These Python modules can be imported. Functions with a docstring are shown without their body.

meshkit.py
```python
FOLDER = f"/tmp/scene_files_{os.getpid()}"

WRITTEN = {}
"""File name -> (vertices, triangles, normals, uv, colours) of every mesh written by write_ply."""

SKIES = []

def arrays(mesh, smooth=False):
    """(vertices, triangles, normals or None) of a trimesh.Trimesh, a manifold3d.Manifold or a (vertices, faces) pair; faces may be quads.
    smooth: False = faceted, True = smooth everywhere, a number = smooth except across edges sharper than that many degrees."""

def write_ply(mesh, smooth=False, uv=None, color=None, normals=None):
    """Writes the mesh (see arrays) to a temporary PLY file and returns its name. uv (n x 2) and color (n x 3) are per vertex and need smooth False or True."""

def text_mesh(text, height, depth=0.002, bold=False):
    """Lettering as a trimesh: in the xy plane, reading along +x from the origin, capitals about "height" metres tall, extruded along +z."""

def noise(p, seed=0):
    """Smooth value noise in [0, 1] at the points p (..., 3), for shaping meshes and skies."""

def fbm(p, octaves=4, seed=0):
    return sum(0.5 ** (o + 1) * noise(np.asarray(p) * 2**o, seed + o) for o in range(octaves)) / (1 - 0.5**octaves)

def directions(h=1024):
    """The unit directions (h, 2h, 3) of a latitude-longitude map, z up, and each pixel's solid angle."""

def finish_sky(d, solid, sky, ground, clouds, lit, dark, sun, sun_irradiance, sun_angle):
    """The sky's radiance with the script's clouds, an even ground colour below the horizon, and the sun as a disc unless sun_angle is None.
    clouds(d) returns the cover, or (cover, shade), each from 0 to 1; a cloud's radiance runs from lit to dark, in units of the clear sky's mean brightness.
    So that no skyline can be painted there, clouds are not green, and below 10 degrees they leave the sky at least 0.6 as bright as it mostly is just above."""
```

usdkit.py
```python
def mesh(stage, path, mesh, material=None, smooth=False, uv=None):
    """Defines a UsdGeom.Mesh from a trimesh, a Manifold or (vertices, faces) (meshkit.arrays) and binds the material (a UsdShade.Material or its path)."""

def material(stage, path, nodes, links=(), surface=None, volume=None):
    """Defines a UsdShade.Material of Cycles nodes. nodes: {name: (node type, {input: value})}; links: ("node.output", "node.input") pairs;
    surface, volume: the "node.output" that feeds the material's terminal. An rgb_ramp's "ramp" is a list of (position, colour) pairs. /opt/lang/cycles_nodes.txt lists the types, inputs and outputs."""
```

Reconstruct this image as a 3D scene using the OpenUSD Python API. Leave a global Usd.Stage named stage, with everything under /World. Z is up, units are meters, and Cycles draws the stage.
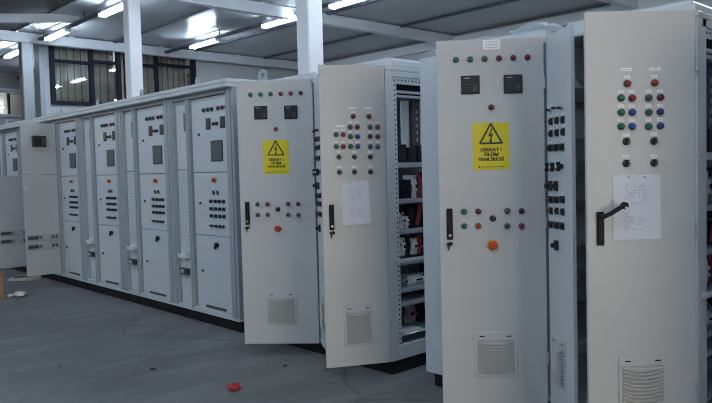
import math, random
import numpy as np
import trimesh
import usdkit, meshkit
from pxr import Usd, UsdGeom, UsdLux, UsdShade, Sdf, Gf, Vt

stage = Usd.Stage.CreateInMemory()
UsdGeom.SetStageUpAxis(stage, UsdGeom.Tokens.z)
UsdGeom.SetStageMetersPerUnit(stage, 1.0)
UsdGeom.Xform.Define(stage, '/World')
UsdGeom.Scope.Define(stage, '/World/Looks')
rng = random.Random(7)

# ---------------------------------------------------------------- camera
FPX, YAW, PITCH, ROLL, CD, CH = 697.4226561303651, 0.7431113346205649, 0.04686208737312904, -0.025890093476175057, 3.3293749418448613, 1.4155759793502283
cy_, sy_, cp_, sp_ = math.cos(YAW), math.sin(YAW), math.cos(PITCH), math.sin(PITCH)
fw = np.array([sy_ * cp_, cy_ * cp_, -sp_]); rt = np.array([cy_, -sy_, 0.0]); up = np.cross(rt, fw)
r2 = rt * math.cos(ROLL) + up * math.sin(ROLL); u2 = -rt * math.sin(ROLL) + up * math.cos(ROLL)
cam = UsdGeom.Camera.Define(stage, '/World/camera')
cam.AddTransformOp().Set(Gf.Matrix4d(*r2, 0, *u2, 0, *(-fw), 0, -CD, 0, CH, 1))
cam.CreateHorizontalApertureAttr(36.0)
cam.CreateVerticalApertureAttr(36.0 * 403 / 712)
cam.CreateFocalLengthAttr(36.0 * FPX / 712)
cam.CreateClippingRangeAttr(Gf.Vec2f(0.05, 200))
cam.CreateExposureAttr(0.0)

# ---------------------------------------------------------------- light
sky = UsdLux.DomeLight.Define(stage, '/World/overcast_sky')
sky.CreateColorAttr(Gf.Vec3f(1.0, 0.90, 0.77))
sky.CreateIntensityAttr(1.6)
TUBE = 128.0            # brightness of the fluorescent tubes

# ---------------------------------------------------------------- materials
def mat(name, nodes, links, surface='p.BSDF'):
    return usdkit.material(stage, '/World/Looks/' + name, nodes, links, surface=surface)

def paint(name, col, rough=0.45, var=0.06, scale=3.0, bump=0.0, bscale=300.0, metallic=0.0, spec=0.5):
    lo = tuple(max(0.0, c * (1 - var)) for c in col); hi = tuple(min(1.0, c * (1 + var)) for c in col)
    nodes = {'g': ('geometry', {}), 'n': ('noise_texture', {'scale': scale, 'detail': 4.0}),
             'r': ('rgb_ramp', {'ramp': [(0.3, lo), (0.7, hi)]}),
             'p': ('principled_bsdf', {'roughness': rough, 'metallic': metallic, 'specular_ior_level': spec})}
    links = [('g.position', 'n.vector'), ('n.fac', 'r.fac'), ('r.color', 'p.base_color')]
    if bump:
        nodes['m'] = ('noise_texture', {'scale': bscale, 'detail': 2.0})
        nodes['b'] = ('bump', {'strength': bump, 'distance': 0.002})
        links += [('g.position', 'm.vector'), ('m.fac', 'b.height'), ('b.normal', 'p.normal')]
    return mat(name, nodes, links)

M = {}
M['door'] = paint('door_paint', (0.55, 0.55, 0.54), 0.38, 0.02, 2.0, 0.12, 500)
M['row'] = paint('row_paint', (0.60, 0.63, 0.65), 0.4, 0.03, 2.0, 0.1, 500)
M['opened'] = paint('opened_door_shaded', (0.47, 0.48, 0.49), 0.45, 0.03, 2.0)  # row door paint darkened to imitate weaker light at the far end
M['frame'] = paint('frame_paint', (0.36, 0.395, 0.43), 0.4, 0.04, 3.0)
M['zinc'] = paint('zinc_plate', (0.50, 0.53, 0.56), 0.35, 0.08, 6.0, metallic=0.5)
M['inner'] = paint('inner_plate', (0.30, 0.33, 0.36), 0.5, 0.06, 4.0)
M['perf'] = paint('perforated_hole', (0.26, 0.28, 0.30), 0.6, 0.05, 9.0)
M['louvre'] = paint('filter_louvre', (0.47, 0.465, 0.44), 0.5, 0.04, 9.0)
M['black'] = paint('black_plastic', (0.014, 0.014, 0.016), 0.6, 0.2, 20.0, spec=0.25)
M['plinth'] = paint('plinth_paint', (0.012, 0.012, 0.014), 0.65, 0.3, 9.0, spec=0.2)
M['white'] = paint('white_plastic', (0.75, 0.76, 0.76), 0.4, 0.03, 9.0)
M['grey'] = paint('grey_plastic', (0.28, 0.29, 0.30), 0.45, 0.06, 9.0)
M['red'] = paint('red_plastic', (0.28, 0.018, 0.02), 0.4, 0.1, 12.0)
M['paper'] = paint('paper', (0.72, 0.735, 0.80), 0.7, 0.02, 9.0)
M['ink'] = paint('faded_ink', (0.42, 0.43, 0.50), 0.8, 0.1, 50.0)
M['tag'] = paint('label_tag', (0.78, 0.78, 0.77), 0.5, 0.03, 30.0)
M['yellow'] = paint('sign_yellow', (0.72, 0.60, 0.015), 0.4, 0.03, 9.0)
M['signblack'] = paint('sign_black', (0.03, 0.027, 0.02), 0.5, 0.05, 9.0)
M['chrome'] = paint('chrome', (0.45, 0.45, 0.46), 0.4, 0.05, 20.0, metallic=1.0)
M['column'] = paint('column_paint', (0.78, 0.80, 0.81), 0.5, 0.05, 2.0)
M['column_dimmed'] = paint('column_dimmed_paint', (0.28, 0.295, 0.31), 0.5, 0.05, 2.0)  # column colour darkened to offset the lamp close beside it
M['rafter'] = paint('rafter_primer', (0.60, 0.62, 0.64), 0.6, 0.08, 2.0)
M['beam'] = paint('beam_paint', (0.70, 0.73, 0.76), 0.5, 0.07, 1.5)
M['purlin'] = paint('purlin_paint', (0.055, 0.062, 0.08), 0.55, 0.1, 3.0)
M['navy'] = paint('navy_window_frame', (0.008, 0.010, 0.020), 0.6, 0.15, 3.0, spec=0.2)
M['wall'] = paint('wall_plaster', (0.42, 0.43, 0.435), 0.8, 0.08, 1.2, 0.2, 60)
M['blind'] = paint('blind_fabric', (0.85, 0.70, 0.54), 0.8, 0.12, 2.5)
M['bar'] = paint('steel_bar', (0.05, 0.05, 0.055), 0.5, 0.1, 9.0)
M['card'] = paint('cardboard', (0.38, 0.25, 0.14), 0.8, 0.1, 9.0)
M['blue'] = paint('blue_plastic', (0.05, 0.11, 0.45), 0.4, 0.1, 9.0)
M['coil'] = paint('cable_sheath', (0.42, 0.41, 0.36), 0.5, 0.1, 9.0)
M['wrap_red'] = paint('red_foil', (0.42, 0.03, 0.04), 0.35, 0.25, 60.0)
M['film'] = mat('white_film', {'n': ('noise_texture', {'scale': 9.0}), 'r': ('rgb_ramp', {'ramp': [(0.3, (0.74, 0.77, 0.79)), (0.7, (0.80, 0.83, 0.85))]}),
                 'p': ('principled_bsdf', {'roughness': 0.25}), 't': ('translucent_bsdf', {}), 'm': ('mix_closure', {'fac': 0.55})},
                [('r.color', 'p.base_color'), ('r.color', 't.color'), ('p.BSDF', 'm.closure1'), ('t.BSDF', 'm.closure2')], 'm.closure')
M['shaded_roof'] = paint('shaded_roof_sheet', (0.075, 0.068, 0.064), 0.8, 0.2, 1.5)  # dark colour stands in for the unlit left part of the roof
M['tint'] = mat('instrument', {'a': ('attribute', {'attribute': 'tint'}), 'p': ('principled_bsdf', {'roughness': 0.36, 'specular_ior_level': 0.35})}, [('a.color', 'p.base_color')])
M['tube'] = mat('fluorescent_tube', {'e': ('emission', {'color': (0.67, 0.82, 1.0), 'strength': TUBE})}, [], 'e.emission')
M['screen'] = paint('meter_glass', (0.012, 0.013, 0.016), 0.12, 0.1, 5.0)
M['lcd'] = paint('display_glass', (0.10, 0.115, 0.13), 0.2, 0.06, 5.0)
M['glass'] = mat('pane_glass', {'t': ('transparent_bsdf', {'color': (0.82, 0.85, 0.86)}), 'g': ('glossy_bsdf', {'roughness': 0.03, 'color': (0.9, 0.95, 1.0)}),
                 'f': ('fresnel', {'IOR': 1.6}), 'm': ('mix_closure', {})},
                [('f.fac', 'm.fac'), ('t.BSDF', 'm.closure1'), ('g.BSDF', 'm.closure2')], 'm.closure')
# floor: worn dark concrete with lighter dusty scuffs, small stains and hairline cracks
M['floor'] = mat('concrete_floor', {
    'g': ('geometry', {}),
    'n1': ('noise_texture', {'scale': 0.9, 'detail': 6.0, 'roughness': 0.6}),
    'n2': ('noise_texture', {'scale': 14.0, 'detail': 6.0, 'roughness': 0.7}),
    'map': ('mapping', {'scale': (0.5, 2.2, 1.0), 'rotation': (0.0, 0.0, 0.5)}),
    'n3': ('noise_texture', {'scale': 1.3, 'detail': 5.0, 'roughness': 0.65}),
    'r1': ('rgb_ramp', {'ramp': [(0.3, (0.160, 0.163, 0.166)), (0.55, (0.202, 0.205, 0.207)), (0.75, (0.250, 0.253, 0.254))]}),
    'r2': ('rgb_ramp', {'ramp': [(0.3, (0.78, 0.78, 0.78)), (0.55, (1.0, 1.0, 1.0)), (0.75, (1.15, 1.15, 1.15))]}),
    'r3': ('rgb_ramp', {'ramp': [(0.50, (0.0, 0.0, 0.0)), (0.72, (0.7, 0.7, 0.7))]}),
    'vw': ('noise_texture', {'scale': 2.0, 'detail': 3.0}),
    'vm': ('mix', {'fac': 0.25}),
    'v': ('voronoi_texture', {'feature': 'distance_to_edge', 'scale': 0.42}),
    'rv': ('rgb_ramp', {'ramp': [(0.0, (0.45, 0.45, 0.45)), (0.006, (1.0, 1.0, 1.0))]}),
    'mul': ('mix', {'mix_type': 'multiply', 'fac': 1.0}), 'scf': ('mix', {'color2': (0.31, 0.31, 0.305)}), 'crk': ('mix', {'mix_type': 'multiply', 'fac': 0.6}),
    'b': ('bump', {'strength': 0.25, 'distance': 0.004}), 'p': ('principled_bsdf', {'roughness': 0.62, 'specular_ior_level': 0.35})},
    [('g.position', 'n1.vector'), ('g.position', 'n2.vector'), ('g.position', 'map.vector'), ('map.vector', 'n3.vector'), ('g.position', 'vw.vector'),
     ('g.position', 'vm.color1'), ('vw.color', 'vm.color2'), ('vm.color', 'v.vector'), ('v.distance', 'rv.fac'),
     ('n1.fac', 'r1.fac'), ('n2.fac', 'r2.fac'), ('n3.fac', 'r3.fac'), ('r1.color', 'mul.color1'), ('r2.color', 'mul.color2'),
     ('mul.color', 'scf.color1'), ('r3.color', 'scf.fac'), ('scf.color', 'crk.color1'), ('rv.color', 'crk.color2'), ('crk.color', 'p.base_color'),
     ('n2.fac', 'b.height'), ('b.normal', 'p.normal')])
# ceiling: smooth coated steel sheet with fine ribs
M['ceiling'] = mat('ceiling_sheet', {
    'g': ('geometry', {}), 'n': ('noise_texture', {'scale': 0.8, 'detail': 3.0}),
    'r': ('rgb_ramp', {'ramp': [(0.3, (0.34, 0.35, 0.36)), (0.7, (0.40, 0.41, 0.42))]}),
    'w': ('wave_texture', {'bands_direction': 'y', 'scale': 1.6, 'profile': 'sine'}), 'b': ('bump', {'strength': 0.10, 'distance': 0.01}),
    'p': ('principled_bsdf', {'roughness': 0.27, 'specular_ior_level': 0.25})},
    [('g.position', 'n.vector'), ('n.fac', 'r.fac'), ('r.color', 'p.base_color'), ('g.position', 'w.vector'), ('w.fac', 'b.height'), ('b.normal', 'p.normal')])

# ---------------------------------------------------------------- mesh helpers
_cache = {}
def box(x0, x1, y0, y1, z0, z1, c=0.0):
    """Box, edges chamfered by c."""
    x0, x1 = sorted((x0, x1)); y0, y1 = sorted((y0, y1)); z0, z1 = sorted((z0, z1))
    e = np.array([x1 - x0, y1 - y0, z1 - z0])
    c = min(c, 0.45 * e.min())
    if c <= 0:
        m = trimesh.creation.box(e)
    else:
        key = (*np.round(e, 6), round(c, 6))
        if key not in _cache:
            h = e / 2; pts = []
            for s in np.ndindex(2, 2, 2):
                q = h * (2 * np.array(s) - 1)
                for k in range(3):
                    v = q - c * np.sign(q); v[k] = q[k]; pts.append(v)
            _cache[key] = trimesh.convex.convex_hull(np.array(pts))
        m = _cache[key].copy()
    m.apply_translation([(x0 + x1) / 2, (y0 + y1) / 2, (z0 + z1) / 2])
    return m

def lathe(profile, n=18):
    """Profile of (radius, z), turned about z."""
    return trimesh.creation.revolve(np.array(profile, float), sections=n)

def disc(r, z0, z1, n=16, c=0.0):
    return lathe([(0, z0), (r, z0), (r, z1 - c), (r - c, z1), (0, z1)] if c else [(0, z0), (r, z0), (r, z1), (0, z1)], n)

def tube(pts, r, n=6):
    pts = np.array(pts, float)
    t = np.gradient(pts, axis=0); t /= np.linalg.norm(t, axis=1, keepdims=True) + 1e-12
    a = np.cross(t[0], [0.3, 0.5, 0.81]); a /= np.linalg.norm(a)
    v, f = [], []
    for i in range(len(pts)):
        a = a - t[i] * (a @ t[i]); a /= np.linalg.norm(a); b = np.cross(t[i], a)
        for k in range(n):
            w = 2 * math.pi * k / n; v.append(pts[i] + r * (a * math.cos(w) + b * math.sin(w)))
    for i in range(len(pts) - 1):
        for k in range(n):
            p, q = i * n + k, i * n + (k + 1) % n
            f += [[p, q, q + n], [p, q + n, p + n]]
    c0, c1 = len(v), len(v) + 1; v += [pts[0], pts[-1]]; e = (len(pts) - 1) * n
    for k in range(n):
        f += [[c0, (k + 1) % n, k], [c1, e + k, e + (k + 1) % n]]
    return trimesh.Trimesh(np.array(v), np.array(f), process=False)

def spline(pts, n=24):
    from scipy.interpolate import CubicSpline
    p = np.array(pts, float); s = np.r_[0, np.cumsum(np.linalg.norm(np.diff(p, axis=0), axis=1))]
    return CubicSpline(s, p)(np.linspace(0, s[-1], n))

def cat(*ms):
    return trimesh.util.concatenate([m for x in ms for m in (x if isinstance(x, (list, tuple)) else [x])])

def moved(m, x=0, y=0, z=0):
    m = m.copy(); m.apply_translation([x, y, z]); return m

def rot(m, deg, axis, about=(0, 0, 0)):
    m = m.copy(); m.apply_transform(trimesh.transformations.rotation_matrix(math.radians(deg), axis, about)); return m

# ---------------------------------------------------------------- scene helpers
_names = {}
def numbered(parent, name):
    k = (parent, name); n = _names.get(k, 0); _names[k] = n + 1
    return f'{parent}/{name}' + (f'_{n:03d}' if n else '')

def keys(prim, **kw):
    for k, v in kw.items():
        if v: prim.SetCustomDataByKey(k, v)
    return prim

def put(path, m, material, tint=None, smooth=False):
    """tint: list of (mesh, colour) instead of m -> one mesh with a colour per piece."""
    if tint is not None:
        m = cat([t[0] for t in tint])
        cols = np.vstack([np.tile(t[1], (len(t[0].vertices), 1)) for t in tint])
        p = usdkit.mesh(stage, path, (np.array(m.vertices), np.array(m.faces)), material)
        UsdGeom.PrimvarsAPI(p).CreatePrimvar('tint', Sdf.ValueTypeNames.Color3fArray, 'vertex').Set(Vt.Vec3fArray.FromNumpy(cols.astype(np.float32)))
        return p.GetPrim()
    return usdkit.mesh(stage, path, m, material, smooth=smooth).GetPrim()

class Thing:
    """A top-level Xform standing at base; parts are given in world coordinates."""
    def __init__(self, name, base, label=None, category=None, group=None, kind=None):
        self.path = numbered('/World', name); self.base = np.array(base, float)
        x = UsdGeom.Xform.Define(stage, self.path); x.AddTranslateOp().Set(Gf.Vec3d(*map(float, base)))
        self.prim = keys(x.GetPrim(), label=label, category=category, group=group, kind=kind)
    def part(self, name, m, material=None, parent=None, tint=None, smooth=False, label=None, kind=None):
        path = numbered(str(parent.GetPath()) if parent else self.path, name)
        if tint is not None:
            tint = [(moved(a, *-self.base), c) for a, c in tint]; material = M['tint']
        else:
            m = moved(m, *-self.base)
        return keys(put(path, m, material, tint, smooth), label=label, kind=kind)

def thing_mesh(name, m, material, label, category, group=None, tint=None, smooth=False, kind=None):
    base = np.array([*m.bounds.mean(0)[:2], m.bounds[0][2]]) if tint is None else np.zeros(3)
    path = numbered('/World', name)
    p = put(path, moved(m, *-base) if tint is None else None, material if tint is None else M['tint'], tint, smooth)
    UsdGeom.Xformable(p).AddTranslateOp().Set(Gf.Vec3d(*map(float, base)))
    return keys(p, label=label, category=category, group=group, kind=kind)

def struct(name, m, material, parent=None):
    p = put(numbered(str(parent.GetPath()) if parent else '/World', name), m, material)
    return p if parent else keys(p, kind='structure')

class Face:
    """Frame of a door face: a to the viewer's right, b up, c outwards; the door's hinge line is at a = 0."""
    def __init__(self, origin, deg, hand='right'):
        w = math.radians(deg)
        if hand == 'right':
            A = np.array([math.sin(w), -math.cos(w), 0.0])
        else:
            A = np.array([-math.sin(w), -math.cos(w), 0.0])
        N = np.cross(A, [0, 0, 1.0])
        self.T = np.eye(4); self.T[:3, 0] = A; self.T[:3, 1] = [0, 0, 1]; self.T[:3, 2] = N; self.T[:3, 3] = origin
    def __call__(self, m, a=0, b=0, c=0):
        m = moved(m, a, b, c); m.apply_transform(self.T); return m

# ---------------------------------------------------------------- the hall
ZC = 4.26
XW = 8.7
struct('floor', box(-14, XW + 0.2, -14, 24, -0.2, 0.0), M['floor'])
struct('ceiling', box(1.15, XW + 0.2, -12, 24, ZC, ZC + 0.12), M['ceiling'])
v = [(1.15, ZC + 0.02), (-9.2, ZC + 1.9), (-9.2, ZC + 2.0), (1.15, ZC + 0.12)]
left_roof = trimesh.creation.extrude_polygon(__import__('shapely').Polygon(v), 36.0)
left_roof.apply_transform(np.array([[1, 0, 0, 0], [0, 0, 1, -12], [0, 1, 0, 0], [0, 0, 0, 1.0]])); left_roof.fix_normals()
struct('ceiling', left_roof, M['shaded_roof'])
struct('wall_right', box(XW, XW + 0.2, -12, 24, 0, ZC), M['wall'])
# end wall with the barred window band
WY = 14.75
wx0, wx1, wz0, wz1 = 1.86, 5.12, 2.93, 4.17
struct('wall_end', cat(box(1.66, XW, WY, WY + 0.2, 0, wz0 - 0.04), box(wx1 + 0.05, XW, WY, WY + 0.2, wz0 - 0.04, ZC), box(1.66, wx1 + 0.05, WY, WY + 0.2, wz1 + 0.04, ZC), box(1.66, wx0 - 0.04, WY, WY + 0.2, wz0 - 0.04, wz1 + 0.04)), M['wall'])
struct('trim_1', box(1.60, 1.70, WY - 0.08, WY + 0.22, 0, ZC, 0.005), M['inner'])
win = Thing('window_1', (3.5, WY, wz0), kind='structure')
win.part('window_frame', cat(box(wx0 - 0.04, wx0 + 0.06, WY - 0.05, WY + 0.05, wz0 - 0.04, wz1 + 0.04, 0.006), box(wx1 - 0.06, wx1 + 0.05, WY - 0.05, WY + 0.05, wz0 - 0.04, wz1 + 0.04, 0.006),
         box(wx0 + 0.06, wx1 - 0.06, WY - 0.05, WY + 0.05, wz0 - 0.04, wz0 + 0.04, 0.006), box(wx0 + 0.06, wx1 - 0.06, WY - 0.05, WY + 0.05, wz1 - 0.05, wz1 + 0.04, 0.006)), M['navy'])
mull = [(2.64, 2.73), (3.24, 3.33), (3.42, 3.45), (4.14, 4.21)]
for a, b in mull:
    win.part('mullion', box(a, b, WY - 0.05, WY + 0.05, wz0 + 0.04, wz1 - 0.05, 0.005), M['navy'])
edges = [wx0 + 0.06] + [q for m_ in mull for q in m_] + [wx1 - 0.06]
for i in range(0, len(edges), 2):
    a, b = edges[i], edges[i + 1]
    zt = [3.79, 3.84, 3.86, 3.85, 3.90][i // 2]
    if b - a > 0.2:
        win.part('transom', box(a, b, WY - 0.045, WY + 0.045, zt - 0.03, zt + 0.03, 0.005), M['navy'])
        win.part('pane', box(a, b, WY + 0.0, WY + 0.006, wz0 + 0.04, zt - 0.03), M['glass'])
        win.part('pane', box(a, b, WY + 0.0, WY + 0.006, zt + 0.03, wz1 - 0.05), M['glass'])
        n = max(2, int((b - a) / 0.13))
        for k in range(1, n):
            x = a + (b - a) * k / n
            win.part('security_bar', box(x - 0.006, x + 0.006, WY + 0.06, WY + 0.072, wz0, wz1), M['bar'])
    if b - a > 0.2:
        # pleated blind hanging behind the bars
        xs = np.linspace(a - 0.03, b + 0.03, 40); ys = WY + 0.245 + 0.02 * np.sin(xs * 40) + 0.01 * np.sin(xs * 17)
        vv = np.vstack([np.c_[xs, ys, np.full(40, wz0 - 0.15)], np.c_[xs, ys, np.full(40, wz1 + 0.1)]])
        vv = np.vstack([vv, vv + [0, 0.012, 0]]); ff = []
        for k in range(39):
            ff += [[k, k + 1, k + 41, k + 40], [80 + k, 120 + k, 121 + k, 81 + k], [k, 80 + k, 81 + k, k + 1], [40 + k, 41 + k, 121 + k, 120 + k]]
        ff += [[0, 40, 120, 80], [39, 119, 159, 79]]
        f3 = np.array(ff); bl = trimesh.Trimesh(vv, np.vstack([f3[:, [0, 1, 2]], f3[:, [0, 2, 3]]]), process=False)
        place = ['leftmost wide', 'second wide', '', 'middle', 'rightmost'][i // 2]
        thing_mesh('window_blind', bl, M['blind'], f'beige pleated blind behind the {place} bay of the barred window', 'blind', smooth=30)
# the hall goes on past the end of that wall
struct('wall_far', cat(box(-9, XW, 20.4, 20.6, 0, 3.12), box(-9, XW, 20.4, 20.6, 3.72, ZC + 2.0)), M['wall'])
win2 = Thing('window_2', (2.5, 20.4, 3.1), kind='structure')
win2.part('window_frame', cat(box(-4, 5, 20.34, 20.46, 3.06, 3.14), box(-4, 5, 20.30, 20.46, 3.70, 3.78)), M['frame'])
for k in range(12):
    x = -1.0 + k * 0.46
    win2.part('mullion', box(x - 0.03, x + 0.03, 20.36, 20.44, 3.14, 3.70), M['navy'])
    win2.part('pane', box(x + 0.03, x + 0.43, 20.40, 20.406, 3.14, 3.70), M['glass'])
struct('wall_beyond', box(-4, 6, 21.6, 21.7, 0, 5), M['blind'])
t = Thing('fluorescent_lamp', (2.45, 21.55, 3.4), 'lit wall lamp in the room beyond the far left window', 'ceiling light')
t.part('batten', box(2.0, 2.9, 21.56, 21.6, 3.40, 3.46, 0.004), M['white'])
t.part('tube', moved(rot(lathe([(0, -0.42), (0.016, -0.42), (0.016, 0.42), (0, 0.42)], 10), 90, (0, 1, 0)), 2.45, 21.54, 3.43), M['tube'], smooth=40)
struct('trim_2', box(1.7, 5.0, 20.33, 20.39, 3.79, 3.83), M['white'])
# left and back walls with wide open doorways that let the day in
struct('wall_left', box(-9.2, -9, -12, 24, 0, 6.4), M['wall'])
struct('wall_back', cat(box(-9, -8.0, -12.2, -12, 0, 6.3), box(-1.0, XW, -12.2, -12, 0, ZC), box(-8.0, -1.0, -12.2, -12, 4.2, 4.3)), M['wall'])

# columns and beams
for x, y, w, lab in ((1.3, 5.68, 0.2, 'white steel column nearest the camera, behind the narrow cabinet row gap'), (1.3, 9.79, 0.19, 'white steel column in front of the barred window'), (1.3, 14.51, 0.21, 'darkened steel column at far left end of the cabinet row')):
    h = w / 2
    t = Thing('steel_column', (x, y, 0), lab, 'column', 'steel columns behind the cabinets')
    t.part('shaft', box(x - h, x + h, y - h, y + h, 0.012, 4.05, 0.012), M['column'] if y < 14 else M['column_dimmed'])
    t.part('base_plate', box(x - h - 0.06, x + h + 0.06, y - h - 0.06, y + h + 0.06, 0, 0.012), M['column'])
for y, lab in ((5.68, 'white steel cross beam above the first column'), (9.79, 'white steel cross beam passing over the nearer ceiling lights'), (14.51, 'white steel cross beam along the top of the barred window')):
    m = cat(box(-0.9, XW, y - 0.07, y + 0.07, 4.05, 4.068), box(-0.9, XW, y - 0.07, y + 0.07, 4.222, 4.24), box(-0.9, XW, y - 0.02, y + 0.02, 4.068, 4.222))
    t = Thing('steel_beam', (1.3, y, 4.05), lab, 'beam', 'cross beams under the ceiling')
    t.part('flange', cat(box(-0.9, XW, y - 0.07, y + 0.07, 4.05, 4.066, 0.003)), M['beam'])
    t.part('flange', cat(box(-0.9, XW, y - 0.07, y + 0.07, 4.224, 4.24, 0.003)), M['beam'])
    t.part('web', box(-0.9, XW, y - 0.065, y - 0.05, 4.066, 4.224), M['beam'])
    for k in range(4):
        x = 2.2 + 2.0 * k
        t.part('packing_block', box(x - 0.05, x + 0.05, y - 0.05, y + 0.05, 4.24, ZC), M['beam'])
sl = box(-2.2, 1.62, 12.54, 12.66, -0.07, 0.07, 0.004)
sl = rot(sl, -7, (0, 1, 0), (1.62, 12.6, 0)); sl.apply_translation([0, 0, 4.27 - 0.04])
thing_mesh('roof_rafter', sl, M['rafter'], 'short sloping rafter ending beside the row of lamps at top left', 'rafter')
for i, x in enumerate((3.1, 5.03, 6.96)):
    thing_mesh('roof_purlin', box(x - 0.035, x + 0.035, -12, 24, ZC - 0.04, ZC - 0.001, 0.004), M['purlin'],
               ['dark purlin under the ceiling, left one of three', 'dark purlin under the ceiling, middle one of three', 'dark purlin under the ceiling, nearest the right wall'][i], 'purlin', 'ceiling purlins')
thing_mesh('eave_beam', cat(box(XW - 0.14, XW - 0.001, -12, WY - 0.1, 4.02, 4.2, 0.006)), M['column'], 'long pale eave beam running along the top of the right wall', 'beam')

# ---------------------------------------------------------------- ceiling lights on two long rails
XA, XB, ZL = 1.55, 4.25, 4.10
BAYS = ((-6.0, 5.58, 'over the near bay'), (5.78, 9.69, 'between the first and second cross beams'), (9.89, 14.40, 'between the second cross beam and the barred window'), (14.62, 20.2, 'beyond the end wall'))
def rail(x, y0, y1, lab, top):
    t = Thing('lamp_rail', (x, y0, ZL), lab, 'lamp rail', 'lamp rails under the ceiling')
    t.part('channel', box(x - 0.04, x + 0.04, y0, y1, ZL, ZL + 0.05, 0.004), M['purlin'])
    n = max(2, int((y1 - y0) / 2.0))
    for k in range(n + 1):
        y = y0 + 0.2 + (y1 - y0 - 0.4) * k / n
        t.part('hanger', box(x - 0.006, x + 0.006, y - 0.006, y + 0.006, ZL + 0.05, top), M['purlin'])
for y0, y1, w in BAYS: rail(XA, y0, y1, f'lamp rail by the columns, {w}', ZC)
for y0, y1, w in BAYS[:3]: rail(XB, y0, y1, f'lamp rail above the cabinets, {w}', ZC)
def lamp(x, y, label):
    t = Thing('fluorescent_lamp', (x, y, ZL - 0.08), label, 'ceiling light', 'fluorescent lamps under the ceiling')
    h = 0.5
    t.part('batten', box(x - 0.028, x + 0.028, y - h, y + h, ZL - 0.035, ZL, 0.004), M['white'])
    for s in (-1, 1):
        t.part('end_cap', box(x - 0.07, x + 0.07, y + s * h, y + s * (h + 0.02), ZL - 0.07, ZL - 0.002, 0.004), M['white'])
    for s in (-0.045, 0.045):
        c = lathe([(0, -h), (0.016, -h), (0.016, h), (0, h)], 10); c = rot(c, 90, (1, 0, 0)); t.part('tube', moved(c, x + s, y, ZL - 0.042), M['tube'], smooth=40)
for y, lab in ((16.0, 'lit fluorescent lamp farthest left, seen beyond the end wall'), (13.45, 'lit fluorescent lamp just above the left end of the barred window'), (10.9, 'lit fluorescent lamp partly hidden by the column before the window'),
               (8.35, 'lit fluorescent lamp by the columns, third from the near end'), (4.8, 'added unseen fluorescent lamp by the columns, second from the near end'), (2.3, 'added unseen fluorescent lamp by the columns, nearest the camera')):  # last two added out of view to brighten the nearest column
    lamp(XA, y, lab)
for y, lab in ((12.72, 'lit fluorescent lamp at the middle top with a bright reflection above'), (10.1, 'lit fluorescent lamp just left of the nearest column'), (8.2, 'lit fluorescent lamp just right of the nearest column'),
               (4.6, 'lit fluorescent lamp over the cabinets, second from the near end'), (2.0, 'added unseen fluorescent lamp over the cabinets, nearest the camera')):  # last one added out of view to brighten column and ceiling
    lamp(XB, y, lab)
for k in range(2):  # rails and lamps added out of view to light the cabinet row fronts
    x = -2.75 - 3.3 * k
    where = ['over the open floor', 'beside the left wall'][k]
    rail(x, -6.0, 14.0, f'added unseen lamp rail {where}', ZC + 0.03 + (1.15 - x) * 0.1817)
    for j in range(5):
        lamp(x, -3.0 + 3.6 * j, f'added unseen fluorescent lamp {where}, {["first", "second", "third", "fourth", "fifth"][j]} from the camera end')
rail(2.9, 17.0, 20.2, 'short lamp rail in the hall beyond the end wall', ZC)
lamp(2.9, 18.2, 'small lit fluorescent lamp far off in the hall beyond')

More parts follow.
